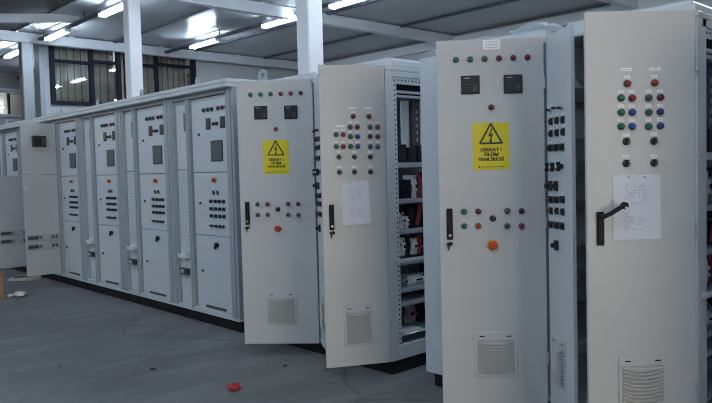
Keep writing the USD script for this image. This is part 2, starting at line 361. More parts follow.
# ---------------------------------------------------------------- small door fittings
GREEN, RED, DRED, BLUE, DGREEN = (0.012, 0.16, 0.075), (0.32, 0.02, 0.03), (0.15, 0.016, 0.025), (0.02, 0.07, 0.36), (0.03, 0.10, 0.085)
BEZ = (0.10, 0.10, 0.11)
def lamp_pieces(r, col):
    return [(lathe([(0, 0), (r, 0), (r, 0.007), (r * 0.86, 0.011), (0, 0.011)], 16), BEZ),
            (lathe([(0, 0.011), (r * 0.80, 0.011), (r * 0.78, 0.018), (r * 0.5, 0.023), (0, 0.0245)], 16), col)]
def switch_pieces(r):
    k = box(-r * 0.28, r * 0.28, -r * 0.95, r * 0.95, 0.010, 0.030, 0.003)
    return [(lathe([(0, 0), (r, 0), (r, 0.008), (r * 0.9, 0.011), (0, 0.011)], 16), (0.02, 0.02, 0.022)), (rot(k, -18, (0, 0, 1)), (0.03, 0.03, 0.032)),
            (rot(box(-r * 0.06, r * 0.06, r * 0.3, r * 0.92, 0.030, 0.0308), -18, (0, 0, 1)), (0.75, 0.75, 0.75))]
class Panel:
    """Fittings on a door: everything becomes a sub-part of the door."""
    def __init__(self, thing, door, face):
        self.t, self.d, self.f = thing, door, face
    def tinted(self, name, pieces, a, b, c=0.0, label=None):
        return self.t.part(name, None, parent=self.d, tint=[(self.f(m, a, b, c), col) for m, col in pieces], label=label)
    def solid(self, name, m, material, a=0, b=0, c=0, smooth=False, label=None, kind=None):
        return self.t.part(name, self.f(m, a, b, c), material, parent=self.d, smooth=smooth, label=label, kind=kind)
    def lamp(self, u, z, col, r=0.0165):
        self.tinted('indicator_lamp', lamp_pieces(r, col), u, z)
    def switch(self, u, z, r=0.018):
        self.tinted('rotary_switch', switch_pieces(r), u, z)
    def tag(self, u, z, w=0.026, h=0.011, lines=1):
        p = [(box(-w / 2, w / 2, -h / 2, h / 2, 0, 0.0008), (0.90, 0.90, 0.89))]
        for k in range(lines):
            zz = (k - (lines - 1) / 2) * h / (lines + 0.6)
            x = -w * 0.34
            while x < w * 0.3:
                q = rng.uniform(0.06, 0.13) * w; p.append((box(x, x + q, zz - 0.0014, zz + 0.0014, 0.0008, 0.0011), (0.25, 0.25, 0.27))); x += q + 0.04 * w
        self.tinted('label_tag', p, u, z)
    def meter(self, u, z, s=0.1):
        h = s / 2
        p = [(box(-h, h, -h, h, 0, 0.008, 0.002), (0.016, 0.016, 0.018)), (box(-h * 0.84, h * 0.84, -h * 0.84, h * 0.84, 0.008, 0.0095), (0.022, 0.023, 0.027)),
             (box(-h * 0.72, -h * 0.05, h * 0.68, h * 0.76, 0.0095, 0.0099), (0.45, 0.45, 0.45))]
        for k in range(3):
            for j in range(2):
                p.append((box(h * (0.3 + 0.24 * j), h * (0.46 + 0.24 * j), h * (-0.7 + 0.24 * k), h * (-0.56 + 0.24 * k), 0.0095, 0.0115), (0.11, 0.115, 0.12)))
        for k in range(3):
            p.append((box(-h * 0.6, h * 0.12, h * (0.36 - 0.36 * k), h * (0.44 - 0.36 * k), 0.0095, 0.0098), (0.06, 0.05, 0.05)))
        self.tinted('panel_meter', p, u, z)
    def estop(self, u, z, yellow=True):
        p = [(disc(0.03, 0, 0.006, 20, 0.002), (0.70, 0.42, 0.02))] if yellow else [(disc(0.019, 0, 0.006, 20, 0.002), (0.12, 0.12, 0.12))]
        p += [(disc(0.012, 0.006, 0.024, 12), (0.08, 0.08, 0.08)), (lathe([(0, 0.02), (0.0235, 0.02), (0.0245, 0.03), (0.02, 0.037), (0, 0.039)], 20), (0.62, 0.07, 0.025) if yellow else (0.5, 0.03, 0.03))]
        self.tinted('emergency_stop', p, u, z, label='red mushroom emergency stop on a yellow ring' if yellow else 'red mushroom emergency stop button')
    def handle(self, u, z0, z1, w=0.033):
        self.solid('door_handle', cat(box(-w / 2, w / 2, 0, z1 - z0, 0, 0.012, 0.004), box(-w * 0.34, w * 0.34, 0.035, z1 - z0 - 0.006, 0.012, 0.022, 0.004)), M['black'], u, z0, label='black swing handle folded into its plate')
        self.solid('lock_cylinder', rot(disc(0.008, 0.012, 0.021, 12), 0, (0, 0, 1)), M['chrome'], u, z0 + 0.026, smooth=30)
    def key(self, u, z):
        self.solid('key', cat(rot(box(-0.016, 0.016, -0.009, 0.009, 0.0, 0.028, 0.005), 12, (0, 0, 1)), rot(box(-0.0035, 0.0035, -0.036, -0.008, 0.012, 0.015), -12, (0, 0, 1))), M['black'], u, z, label='black-headed key in the lock')
    def sign(self, u, z, w=0.196, h=0.256):
        s = self.solid('warning_sign', box(-w / 2, w / 2, -h / 2, h / 2, 0, 0.0012), M['yellow'], u, z, label='yellow warning sign with black lightning triangle')
        from shapely import Polygon
        R = 0.068; cyy = 0.052
        tri = Polygon([(R * 0.98 * math.cos(math.radians(q)), cyy + R * math.sin(math.radians(q))) for q in (90, 210, 330)]).buffer(0.006)
        ring = tri.difference(tri.buffer(-0.0095))
        bolt = Polygon([(0.004, 0.098), (-0.016, 0.052), (-0.001, 0.058), (-0.006, 0.032), (-0.012, 0.033), (0.001, 0.016), (0.006, 0.035), (0.001, 0.034), (0.012, 0.072), (-0.002, 0.066), (0.010, 0.096)])
        ms = [trimesh.creation.extrude_polygon(g, 0.0006) for g in (ring, bolt)]
        for txt, yy, hh in (('DİKKAT !', -0.027, 0.017), ('ÖLÜM', -0.053, 0.017), ('TEHLİKESİ', -0.079, 0.017)):
            tm = meshkit.text_mesh(txt, hh, 0.0006, bold=True); bx = tm.bounds
            tm.apply_translation([-(bx[0][0] + bx[1][0]) / 2, yy, 0]); tm.apply_scale([1.12, 1, 1]); ms += [moved(tm, dx, 0, 0) for dx in (-0.0011, 0.0011)]
        x = -w * 0.36
        ms.append(trimesh.creation.extrude_polygon(Polygon([(x, -0.117), (x + 0.006, -0.104), (x + 0.012, -0.117)]), 0.0006)); x += 0.018
        while x < w * 0.34:
            q = rng.uniform(0.004, 0.011); ms.append(box(x, x + q, -0.114, -0.110, 0, 0.0006)); x += q + 0.003
        self.solid('sign_print', cat(ms), M['signblack'], u, z, 0.0012, kind='stuff')
    def vent(self, u, z, w=0.235, h=0.252, material=None):
        fr = material or M['door']
        b_ = 0.018
        top = 0.05
        fm = cat(box(-w / 2, w / 2, h / 2 - top, h / 2, 0, 0.007, 0.003), box(-w / 2, w / 2, -h / 2, -h / 2 + b_, 0, 0.007, 0.003),
                 box(-w / 2, -w / 2 + b_, -h / 2 + b_, h / 2 - top, 0, 0.007, 0.003), box(w / 2 - b_, w / 2, -h / 2 + b_, h / 2 - top, 0, 0.007, 0.003))
        self.solid('vent_frame', fm, fr, u, z)
        n, ms = 11, []
        x0, x1 = -w / 2 + b_, w / 2 - b_
        y0, y1 = -h / 2 + b_, h / 2 - top
        for k in range(n):                                          # louvres bowed downwards, tilted
            yb = y0 + (y1 - y0) * (k + 0.5) / n
            xs = np.linspace(x0, x1, 9); bow = -0.018 * (1 - ((xs - (x0 + x1) / 2) / ((x1 - x0) / 2)) ** 2) + 0.009
            up_, dn = yb + 0.0062 + bow, yb - 0.0052 + bow
            up_, dn = np.minimum(up_, y1), np.maximum(dn, y0)
            vv = np.vstack([np.c_[xs, up_, np.full(9, 0.001)], np.c_[xs, dn, np.full(9, 0.013)], np.c_[xs, dn, np.full(9, 0.009)], np.c_[xs, up_, np.full(9, 0.0)]])
            ff = []
            for q in range(8):
                for r in range(4):
                    i, j = 9 * r + q, 9 * ((r + 1) % 4) + q
                    ff += [[i, j, j + 1], [i, j + 1, i + 1]]
            ff += [[0, 27, 18], [0, 18, 9], [8, 17, 26], [8, 26, 35]]
            tm = trimesh.Trimesh(vv, ff, process=False); tm.fix_normals(); ms.append(tm)
        self.solid('vent_louvres', cat(ms), M['louvre'] if material is None else fr, u, z, kind='stuff')
        for s in (-1, 1):
            self.solid('vent_clip', box(-0.014, 0.014, -0.003, 0.003, 0, 0.0085, 0.001), M['black'], u + s * w * 0.31, z + h / 2 - 0.024)

def hinge(t, y, z, x=-0.006):
    t.part('hinge', moved(disc(0.008, -0.03, 0.03, 10), x, y, z), M['zinc'], smooth=30)

def leaf(t, face, w, z0=0.097, z1=2.098, hand='right', material=None):
    """Door leaf: folded steel sheet with returned edges."""
    a0, a1 = (-w, 0) if hand == 'right' else (0, w)
    a0 += 0.003 if hand == 'right' else 0.002; a1 -= 0.008 if hand == 'right' else 0.003
    m = cat(box(a0, a1, z0, z1, -0.004, 0, 0.0015), box(a0, a0 + 0.003, z0, z1, -0.020, -0.003), box(a1 - 0.003, a1, z0, z1, -0.020, -0.003),
            box(a0, a1, z0, z0 + 0.003, -0.020, -0.003), box(a0, a1, z1 - 0.003, z1, -0.020, -0.003),
            box(a0 + 0.003, a0 + 0.018, z0 + 0.003, z1 - 0.003, -0.020, -0.017), box(a1 - 0.018, a1 - 0.003, z0 + 0.003, z1 - 0.003, -0.020, -0.017))
    return t.part('door', face(m), material or M['door'])

# ---------------------------------------------------------------- control cabinets: A (six lamps, sign) and B (note on the door, open side)
DEP, H0, H1 = 0.8, 0.095, 2.1
def lug(t, x, y, z, name='lifting_eye', s=1.0):
    from shapely import Polygon, Point
    p = Polygon([(-0.03, 0), (0.03, 0), (0.022, 0.05), (-0.022, 0.05)]).union(Point(0, 0.052).buffer(0.022)).difference(Point(0, 0.052).buffer(0.011))
    m = trimesh.creation.extrude_polygon(p, 0.008); m.apply_scale([1.35 * s, s, 1.0])
    m.apply_transform(np.array([[0, 0, 1, x], [1, 0, 0, y], [0, 1, 0, z], [0, 0, 0, 1.0]]))
    m.fix_normals(); t.part(name, m, M['frame'])

def cabinet_a(y0, y1, deg, label, estop_yellow, lamps, lugy, lugs):
    """y0: hinge (near) side, y1: far side."""
    t = Thing('control_cabinet', (0, y0, 0), label, 'electrical cabinet')
    t.part('plinth', box(0.04, DEP - 0.04, y0 + 0.012, y1 - 0.04, 0, H0, 0.004), M['plinth'])
    t.part('base_frame', box(0.024, DEP, y0 + 0.01, y1 - 0.008, H0, H0 + 0.04, 0.003), M['row'])
    t.part('back_panel', box(DEP - 0.02, DEP, y0 + 0.01, y1 - 0.008, H0 + 0.04, H1 - 0.03), M['row'])
    t.part('side_panel', box(0.03, DEP - 0.02, y1 - 0.028, y1 - 0.008, H0 + 0.04, H1 - 0.03), M['row'])
    t.part('roof', cat(box(0.024, DEP, y0 + 0.01, y1 - 0.008, H1 - 0.03, H1, 0.005), box(0.06, DEP - 0.05, y0 + 0.04, y1 - 0.05, H1, H1 + 0.06, 0.015)), M['row'])
    t.part('front_post', box(0.0, 0.045, y0 + 0.012, y0 + 0.05, H0 + 0.04, H1 - 0.03, 0.003), M['frame'])
    t.part('front_post', box(0.03, 0.07, y0 + 0.60, y0 + 0.64, H0 + 0.04, H1 - 0.03, 0.003), M['frame'])
    t.part('fixed_front_panel', box(0.0, 0.022, y0 + 0.61, y1 - 0.004, H0, H1, 0.003), M['row'])
    t.part('mounting_plate', box(DEP - 0.12, DEP - 0.11, y0 + 0.06, y1 - 0.08, H0 + 0.1, H1 - 0.1), M['zinc'])
    for k in range(5):
        for j in range(4):
            yy = y0 + 0.1 + 0.17 * j; z = 0.4 + 0.32 * k
            t.part('contactor', box(DEP - 0.22, DEP - 0.12, yy, yy + 0.09, z, z + 0.12, 0.006), M['black'] if (j + k) % 3 else M['white'])
    lug(t, 0.014, lugy, H1 - 0.002, s=lugs)
    lug(t, 0.70, y0 + 0.12, H1 + 0.058)
    face = Face((0, y0, 0), deg)
    d = leaf(t, face, 0.586)
    for z in (0.35, 1.1, 1.85): hinge(t, y0, z, -0.012)
    P = Panel(t, d, face)
    for i, u in enumerate((0.477, 0.4, 0.323, 0.246, 0.17, 0.094)):
        P.lamp(-u, 1.992, GREEN if i < 3 else (DRED if i < 5 and estop_yellow else RED if i < 5 else DRED))
        P.tag(-u, 2.026, 0.012, 0.006)
    P.meter(-0.402, 1.855); P.meter(-0.173, 1.852)
    P.lamp(-0.292, 1.73, RED if not estop_yellow else DRED); P.sign(-0.296, 1.519)
    P.handle(-0.528, 1.012, 1.185); P.key(-0.53, 0.99)
    for u, z, c in zip((0.449, 0.372, 0.449, 0.373, 0.215, 0.138, 0.216, 0.139), (1.166, 1.165, 1.086, 1.085, 1.164, 1.162, 1.082, 1.08), lamps):
        P.lamp(-u, z, c)
    P.switch(-0.293, 1.125); P.estop(-0.296, 0.98, estop_yellow)
    P.vent(-0.29, 0.372)
    return t, P

A1, PA1 = cabinet_a(4.065, 4.985, 43.0, 'grey control cabinet with yellow sign on its open door, next to the long row', False,
               (DGREEN, DRED, DGREEN, RED, DGREEN, DRED, DGREEN, RED), 4.73, 2.0)
ms = [tube([(-0.327, 2.045, 0.001), (-0.30, 2.062, 0.001), (-0.28, 2.076, 0.001), (-0.265, 2.062, 0.001), (-0.25, 2.045, 0.001)], 0.0016, 4), box(-0.315, -0.27, 2.052, 2.055, 0, 0.001), box(-0.262, -0.235, 2.046, 2.05, 0, 0.001)]
PA1.solid('door_emblem', cat(ms), M['ink'], label='faint grey peaked emblem')
A2, PA2 = cabinet_a(2.088, 3.0, 43.5, 'grey control cabinet with yellow sign and white name strip on its open door, centre right', True,
               (GREEN, DRED, GREEN, (0.42, 0.04, 0.03), DGREEN, (0.06, 0.012, 0.025), DGREEN, (0.2, 0.02, 0.06)), 2.905, 0.75)
PA2.tag(-0.285, 2.068, 0.094, 0.052, 3)
for u in (0.425, 0.17): PA2.solid('scratch', box(-0.018, 0.018, -0.001, 0.001, 0, 0.0005), M['ink'], -u, 1.23)

A3, PA3 = cabinet_a(0.09, 1.0, 43.5, 'grey control cabinet just past the right picture edge, nearest the camera', True, (GREEN, DRED, GREEN, RED, DGREEN, DRED, DGREEN, RED), 0.9, 0.75)
S_SW = [(0.136, 1.705, 'y'), (0.062, 1.70, 's'), (0.207, 1.70, 's'), (0.06, 1.64, 'l'), (0.138, 1.64, 'l'), (0.214, 1.638, 'l'), (0.058, 1.576, 'l'), (0.138, 1.576, 'l'), (0.216, 1.576, 'l'),
        (0.045, 1.5, 'b'), (0.12, 1.5, 'b'), (0.198, 1.5, 'b'), (0.045, 1.398, 't'), (0.12, 1.398, 't'), (0.2, 1.40, 't'), (0.045, 1.298, 'm'), (0.123, 1.298, 'm'),
        (0.045, 1.224, 'b'), (0.122, 1.226, 'b'), (0.2, 1.23, 'b'), (0.045, 1.163, 'l'), (0.125, 1.166, 'l'), (0.2, 1.166, 'l'), (0.042, 1.089, 'b'), (0.115, 1.091, 'b'), (0.19, 1.092, 'b'), (0.12, 0.985, 'm')]
def strip_door(t, yh, deg):
    face = Face((0, yh, 0), deg, 'left')
    d = leaf(t, face, 0.319, hand='left', material=M['row'])
    P = Panel(t, d, face)
    for u, z, k in S_SW:
        u += 0.002
        if k == 'l':
            P.tinted('selector_block', [(box(-0.021, 0.021, -0.019, 0.019, 0, 0.006, 0.002), (0.018, 0.018, 0.02)), (box(-0.014, 0.014, -0.013, 0.013, 0.006, 0.014, 0.003), rng.choice([(0.02, 0.03, 0.028), (0.08, 0.015, 0.015), (0.02, 0.022, 0.024)]))], u, z)
        elif k == 'b':
            P.tinted('rocker_switch', [(box(-0.027, 0.027, -0.018, 0.018, 0, 0.011, 0.003), (0.015, 0.015, 0.016)), (rot(box(-0.016, 0.016, -0.011, 0.011, 0.010, 0.020, 0.003), 14, (1, 0, 0)), (0.03, 0.03, 0.032))], u, z)
        elif k == 't':
            P.tinted('lever_switch', [(disc(0.013, 0, 0.010, 14), (0.02, 0.02, 0.022)), (box(-0.006, 0.006, -0.024, 0.024, 0.012, 0.034, 0.003), (0.02, 0.02, 0.022)), (disc(0.009, 0.034, 0.04, 10), (0.55, 0.56, 0.58))], u, z)
        elif k == 'm':
            P.tinted('lever_switch', [(box(-0.02, 0.02, -0.026, 0.026, 0, 0.014, 0.003), (0.02, 0.02, 0.022)), (box(-0.01, 0.01, -0.012, 0.012, 0.014, 0.036, 0.003), (0.03, 0.03, 0.03))], u, z)
        else:
            P.tinted('small_switch', [(disc(0.011, 0, 0.01, 12), (0.5, 0.5, 0.52)), (disc(0.007, 0.01, 0.03, 10), (0.03, 0.03, 0.03))], u, z)
        if k in 'sylb': P.tag(u, z + 0.032, 0.03, 0.011)
    P.vent(0.128, 0.36, 0.178, 0.265)
    return d

def cabinet_b(y0, y1, deg, w, label, sdeg, full):
    t = Thing('control_cabinet', (0, y0, 0), label, 'electrical cabinet')
    t.part('plinth', box(0.02, DEP - 0.04, y0 + 0.015, y1 - 0.015, 0, H0, 0.004), M['plinth'])
    t.part('base_frame', box(0.0, DEP, y0, y1 - 0.01, H0, H0 + 0.05, 0.003), M['row'])
    t.part('back_panel', box(DEP - 0.02, DEP, y0, y1 - 0.01, H0 + 0.05, H1 - 0.03), M['row'])
    t.part('side_panel', box(0.05, DEP - 0.02, y1 - 0.024, y1 - 0.012, H0 + 0.05, H1 - 0.03), M['row'])
    t.part('roof', cat(box(0.0, DEP, y0, y1 - 0.01, H1 - 0.03, H1, 0.005), box(0.09, DEP - 0.06, y0 + 0.05, y1 - 0.05, H1, H1 + 0.07, 0.018)), M['row'])
    # near side is open: frame posts and rails with a row of punched holes
    t.part('front_post', box(0.0, 0.108 if full else 0.066, y0, y0 + 0.035, H0 + 0.05, H1 - 0.03, 0.003), M['row'])
    t.part('rear_post', box(DEP - 0.11, DEP - 0.02, y0, y0 + 0.035, H0 + 0.05, H1 - 0.03, 0.003), M['row'])
    if not full: t.part('perforated_flange', box(0.066, 0.11, y0 + 0.006, y0 + 0.014, H0 + 0.05, H1 - 0.03), M['row'])
    hs = [rot(disc(0.0065, 0, 0.001, 8), 90, (1, 0, 0)) for _ in range(1)]
    if not full: t.part('punched_holes', cat([moved(hs[0], 0.092, y0 + 0.006, H0 + 0.08 + 0.0333 * k) for k in range(56)]), M['black'], kind='stuff')
    t.part('top_rail', box(0.066, DEP - 0.11, y0, y0 + 0.03, H1 - 0.07, H1 - 0.03, 0.003), M['row'])
    t.part('top_flange', box(0.11, DEP - 0.11, y0 + 0.006, y0 + 0.014, H1 - 0.115, H1 - 0.07), M['row'])
    t.part('punched_holes', cat([moved(hs[0], 0.13 + 0.036 * k, y0 + 0.006, H1 - 0.09) for k in range(15)]), M['black'], kind='stuff')
    t.part('bottom_rail', box(0.066, DEP - 0.11, y0, y0 + 0.03, H0 + 0.05, H0 + 0.1, 0.003), M['row'])
    for z in (1.925, 1.895):
        t.part('cross_rail', box(0.10, DEP - 0.11, y0 + 0.0145, y0 + 0.04, z, z + 0.018, 0.002), M['zinc'])
    t.part('cross_rail', box(0.10, DEP - 0.11, y0 + 0.0145, y0 + 0.04, 1.415, 1.45, 0.002), M['zinc'])
    t.part('cross_rail', box(0.05, DEP - 0.11, y0 - 0.012, y0 - 0.001, 0.765, 0.79, 0.002), M['row'])
    t.part('top_box', box(0.15, DEP - 0.12, y0 + 0.05, y0 + 0.4, 1.955, 2.02, 0.006), M['black'])
    # upper compartment: pale upright plates, a dark cable duct and the relays below it
    t.part('upright_plate', box(0.275, 0.353, y0 + 0.12, y0 + 0.13, 1.46, 1.89), M['white'])
    t.part('upright_plate', box(0.447, 0.60, y0 + 0.12, y0 + 0.13, 1.46, 1.89), M['white'])
    dk = t.part('cable_duct', box(0.362, 0.438, y0 + 0.09, y0 + 0.13, 1.52, 1.89, 0.004), M['bar'])
    for k in range(5): t.part('duct_slot', box(0.39, 0.41, y0 + 0.086, y0 + 0.091, 1.6 + 0.05 * k, 1.625 + 0.05 * k), M['grey'], parent=dk)
    r_ = random.Random(int(y0 * 100))
    for k in range(5):
        x = 0.16 + 0.1 * k
        t.part('relay', box(x, x + 0.085, y0 + 0.045, y0 + 0.085, 1.452, 1.46 + r_.uniform(0.06, 0.12), 0.005), M['black'])
    for z in (1.195, 0.98, 0.57, 0.475):
        t.part('device_tray', box(0.14, DEP - 0.1, y0 + 0.04, y0 + 0.5, z - 0.03, z, 0.003), M['inner'])
    t.part('device_tray', box(0.14, DEP - 0.1, y0 + 0.04, y0 + 0.5, 0.735, 0.765, 0.003), M['inner'])
    t.part('device_tray', box(0.14, DEP - 0.1, y0 + 0.02, y0 + 0.5, 0.245, 0.255, 0.002), M['zinc'])
    def row(z, hgt, spec, yo=0.1):
        for x, wd, m_, hh in spec:
            nm = {'black': 'contactor', 'white': 'circuit_breaker', 'red': 'red_terminal', 'grey': 'relay'}[m_]
            b = t.part(nm, cat(box(x, x + wd, y0 + yo, y0 + yo + 0.09, z, z + hgt * hh, 0.005), box(x + wd * 0.2, x + wd * 0.8, y0 + yo - 0.018, y0 + yo, z + hgt * hh * 0.3, z + hgt * hh * 0.75, 0.004)), M[m_])
            if m_ != 'black': t.part('toggle', box(x + wd * 0.35, x + wd * 0.65, y0 + yo - 0.03, y0 + yo - 0.018, z + hgt * hh * 0.45, z + hgt * hh * 0.6, 0.002), M['black'], parent=b)
    row(1.195, 0.15, [(0.15, 0.07, 'black', 1), (0.225, 0.05, 'black', 0.7), (0.28, 0.06, 'black', 0.9), (0.345, 0.05, 'white', 1.1), (0.43, 0.07, 'grey', 0.9), (0.51, 0.1, 'black', 1.2)])
    row(0.98, 0.15, [(0.15, 0.06, 'black', 0.8), (0.215, 0.045, 'white', 0.8), (0.265, 0.04, 'white', 0.6), (0.31, 0.05, 'black', 1), (0.37, 0.05, 'black', 1.1), (0.43, 0.07, 'black', 0.9), (0.52, 0.1, 'black', 1.2)])
    row(0.79, 0.13, [(0.15, 0.05, 'black', 0.9), (0.205, 0.06, 'white', 1.0), (0.27, 0.045, 'black', 1.1), (0.32, 0.07, 'white', 0.9), (0.395, 0.04, 'red', 1.1), (0.44, 0.08, 'black', 0.9), (0.54, 0.08, 'white', 0.9)])
    row(0.57, 0.12, [(0.15, 0.06, 'black', 0.9), (0.215, 0.06, 'grey', 0.6), (0.28, 0.20, 'white', 0.6), (0.50, 0.1, 'black', 1.0)])
    row(0.255, 0.15, [(0.16, 0.1, 'grey', 0.9), (0.27, 0.08, 'black', 0.6), (0.37, 0.12, 'grey', 1.0), (0.52, 0.1, 'black', 1.0)], 0.22)
    # a red cable bundle and loose wires
    for k in range(3):
        x = 0.37 + 0.013 * k
        t.part('cable', tube(spline([(x, y0 + 0.07, 1.36), (x + 0.02, y0 + 0.06, 1.25), (x + 0.01, y0 + 0.07, 1.12), (x - 0.02, y0 + 0.075, 1.0)], 14), 0.007), M['red'], smooth=True)
    for k in range(16):
        x, z = r_.uniform(0.15, 0.6), r_.choice([1.33, 1.12, 0.9, 0.68, 0.42])
        a, b = r_.uniform(-0.08, 0.08), r_.uniform(0.02, 0.07)
        t.part('cable', tube(spline([(x, y0 + 0.14, z), (x + a * 0.4, y0 + 0.09, z - b), (x + a, y0 + 0.10, z - b * 0.2), (x + a * 1.3, y0 + 0.16, z + 0.02)], 12), 0.0045), M[r_.choice(['black', 'black', 'red', 'white', 'grey'])], smooth=True)
    # devices reached from the front opening, behind the doors
    t.part('mounting_plate', box(0.76, 0.77, y0 + 0.12, y1 - 0.08, 0.3, 1.95), M['inner'])
    for k in range(5):
        z = 0.42 + 0.30 * k
        for j in range(3):
            yy = y0 + 0.53 + 0.075 * j
            t.part('contactor', box(0.40, 0.5, yy, yy + 0.06, z, z + 0.13, 0.005), M['black'] if j != 1 else M['grey'])
        t.part('din_rail', box(0.5, 0.507, y0 + 0.51, y1 - 0.04, z + 0.04, z + 0.075), M['zinc'])
    for k in range(9):
        z = 0.5 + 0.17 * k
        t.part('cable', tube(spline([(0.42, y1 - 0.12, z), (0.25, y1 - 0.2 - r_.uniform(0, 0.1), z + r_.uniform(0.0, 0.08)), (0.12, y1 - 0.28, z - r_.uniform(0, 0.1)), (0.06, y1 - 0.4, z - 0.05), (0.03, y1 - 0.46, z - r_.uniform(0.1, 0.2))], 14), 0.005), M['black' if k % 3 else 'grey'], smooth=True)
    for k in range(8):
        z = 0.35 + 0.2 * k
        t.part('terminal_block', box(0.10 + 0.04 * (k % 3), 0.36, y1 - 0.07, y1 - 0.024, z, z + 0.06 + 0.02 * (k % 2), 0.004), M[('white', 'grey', 'zinc')[k % 3]])
    lug(t, 0.70, y1 - 0.1, H1 + 0.068)
    strip_door(t, y1 + 0.004, sdeg)
    face = Face((0, y0, 0), deg)
    d = leaf(t, face, w)
    for z in (0.35, 1.1, 1.85): hinge(t, y0 - 0.004, z, -0.012)
    P = Panel(t, d, face)
    for z in (0.765, 1.43): t.part('post_screw', moved(rot(disc(0.006, 0, 0.003, 8), 90, (1, 0, 0)), 0.05, y0, z), M['chrome'])
    return t, P

B1, PB1 = cabinet_b(3.305, 4.055, 62, 0.455, 'grey control cabinet with its near side open on shelves of breakers, note on door', 30, False)
cols = {0: (DRED, DRED)}
for u, z, c in ((0.228, 1.761, DRED), (0.12, 1.76, DRED), (0.347, 1.644, DGREEN), (0.299, 1.643, RED), (0.25, 1.692, DGREEN), (0.202, 1.692, DRED), (0.115, 1.691, (0.05, 0.08, 0.09)), (0.063, 1.69, DRED),
                (0.25, 1.629, DGREEN), (0.202, 1.629, BLUE), (0.115, 1.628, (0.04, 0.07, 0.09)), (0.063, 1.627, DRED), (0.348, 1.565, GREEN), (0.301, 1.564, RED), (0.25, 1.564, DGREEN), (0.202, 1.563, (0.04, 0.09, 0.22)), (0.116, 1.561, (0.04, 0.07, 0.1)), (0.064, 1.56, (0.06, 0.08, 0.12))):
    PB1.lamp(-u, z, c, 0.0175); PB1.tag(-u, z + 0.031, 0.026, 0.010)
for u, z in ((0.331, 1.496), (0.226, 1.494), (0.116, 1.492), (0.33, 1.397), (0.228, 1.395), (0.118, 1.392)):
    PB1.switch(-u, z, 0.017); PB1.tag(-u, z + 0.034, 0.03, 0.012)
for u, z in ((0.233, 1.817), (0.124, 1.817), (0.318, 1.699)): PB1.tag(-u, z, 0.06, 0.013)
PB1.handle(-0.392, 1.016, 1.184); PB1.key(-0.392, 0.998); PB1.vent(-0.227, 0.370, 0.2, 0.275)

B2, PB2 = cabinet_b(1.298, 2.078, 49.8, 0.52, 'grey control cabinet at the right edge with lever handle turned out on its open door', 36.4, True)
for u, z, c in ((0.327, 1.771, (0.30, 0.035, 0.02)), (0.2, 1.771, (0.30, 0.035, 0.02)), (0.356, 1.706, GREEN), (0.305, 1.705, RED), (0.228, 1.704, DGREEN), (0.174, 1.705, DRED), (0.356, 1.641, GREEN), (0.305, 1.64, BLUE), (0.228, 1.638, DGREEN), (0.175, 1.639, (0.02, 0.03, 0.25)),
                (0.357, 1.577, GREEN), (0.306, 1.576, (0.02, 0.10, 0.4)), (0.229, 1.574, GREEN), (0.175, 1.575, (0.02, 0.03, 0.25))):
    PB2.lamp(-u, z, c, 0.0168); PB2.tag(-u, z + 0.030, 0.026, 0.013)
for u, z in ((0.332, 1.508), (0.204, 1.507), (0.333, 1.408), (0.204, 1.407)):
    PB2.switch(-u, z, 0.0175); PB2.tag(-u, z + 0.031, 0.03, 0.015)
for u, z in ((0.329, 1.835), (0.197, 1.834)): PB2.tag(-u, z, 0.05, 0.014)
PB2.vent(-0.264, 0.384, 0.228, 0.265)
hp = PB2.solid('door_handle', cat(box(-0.017, 0.017, 0, 0.155, 0, 0.012, 0.004), box(-0.010, 0.010, 0.012, 0.10, 0.0121, 0.015)), M['black'], -0.458, 1.035, label='black lever handle turned out sideways')
arm = tube([(0, 0.135, 0.012), (0, 0.135, 0.045), (0.03, 0.15, 0.055), (0.07, 0.175, 0.060), (0.088, 0.184, 0.060)], 0.0105, 8)
PB2.solid('handle_lever', cat(arm, moved(disc(0.016, -0.012, 0.012, 14, 0.003), 0.09, 0.184, 0.06)), M['black'], -0.458, 1.035, smooth=30)
PB2.solid('key', cat(box(-0.006, 0.006, -0.012, 0.002, 0.0725, 0.082, 0.003), box(-0.002, 0.002, -0.034, -0.01, 0.076, 0.078)), M['zinc'], -0.368, 1.213)

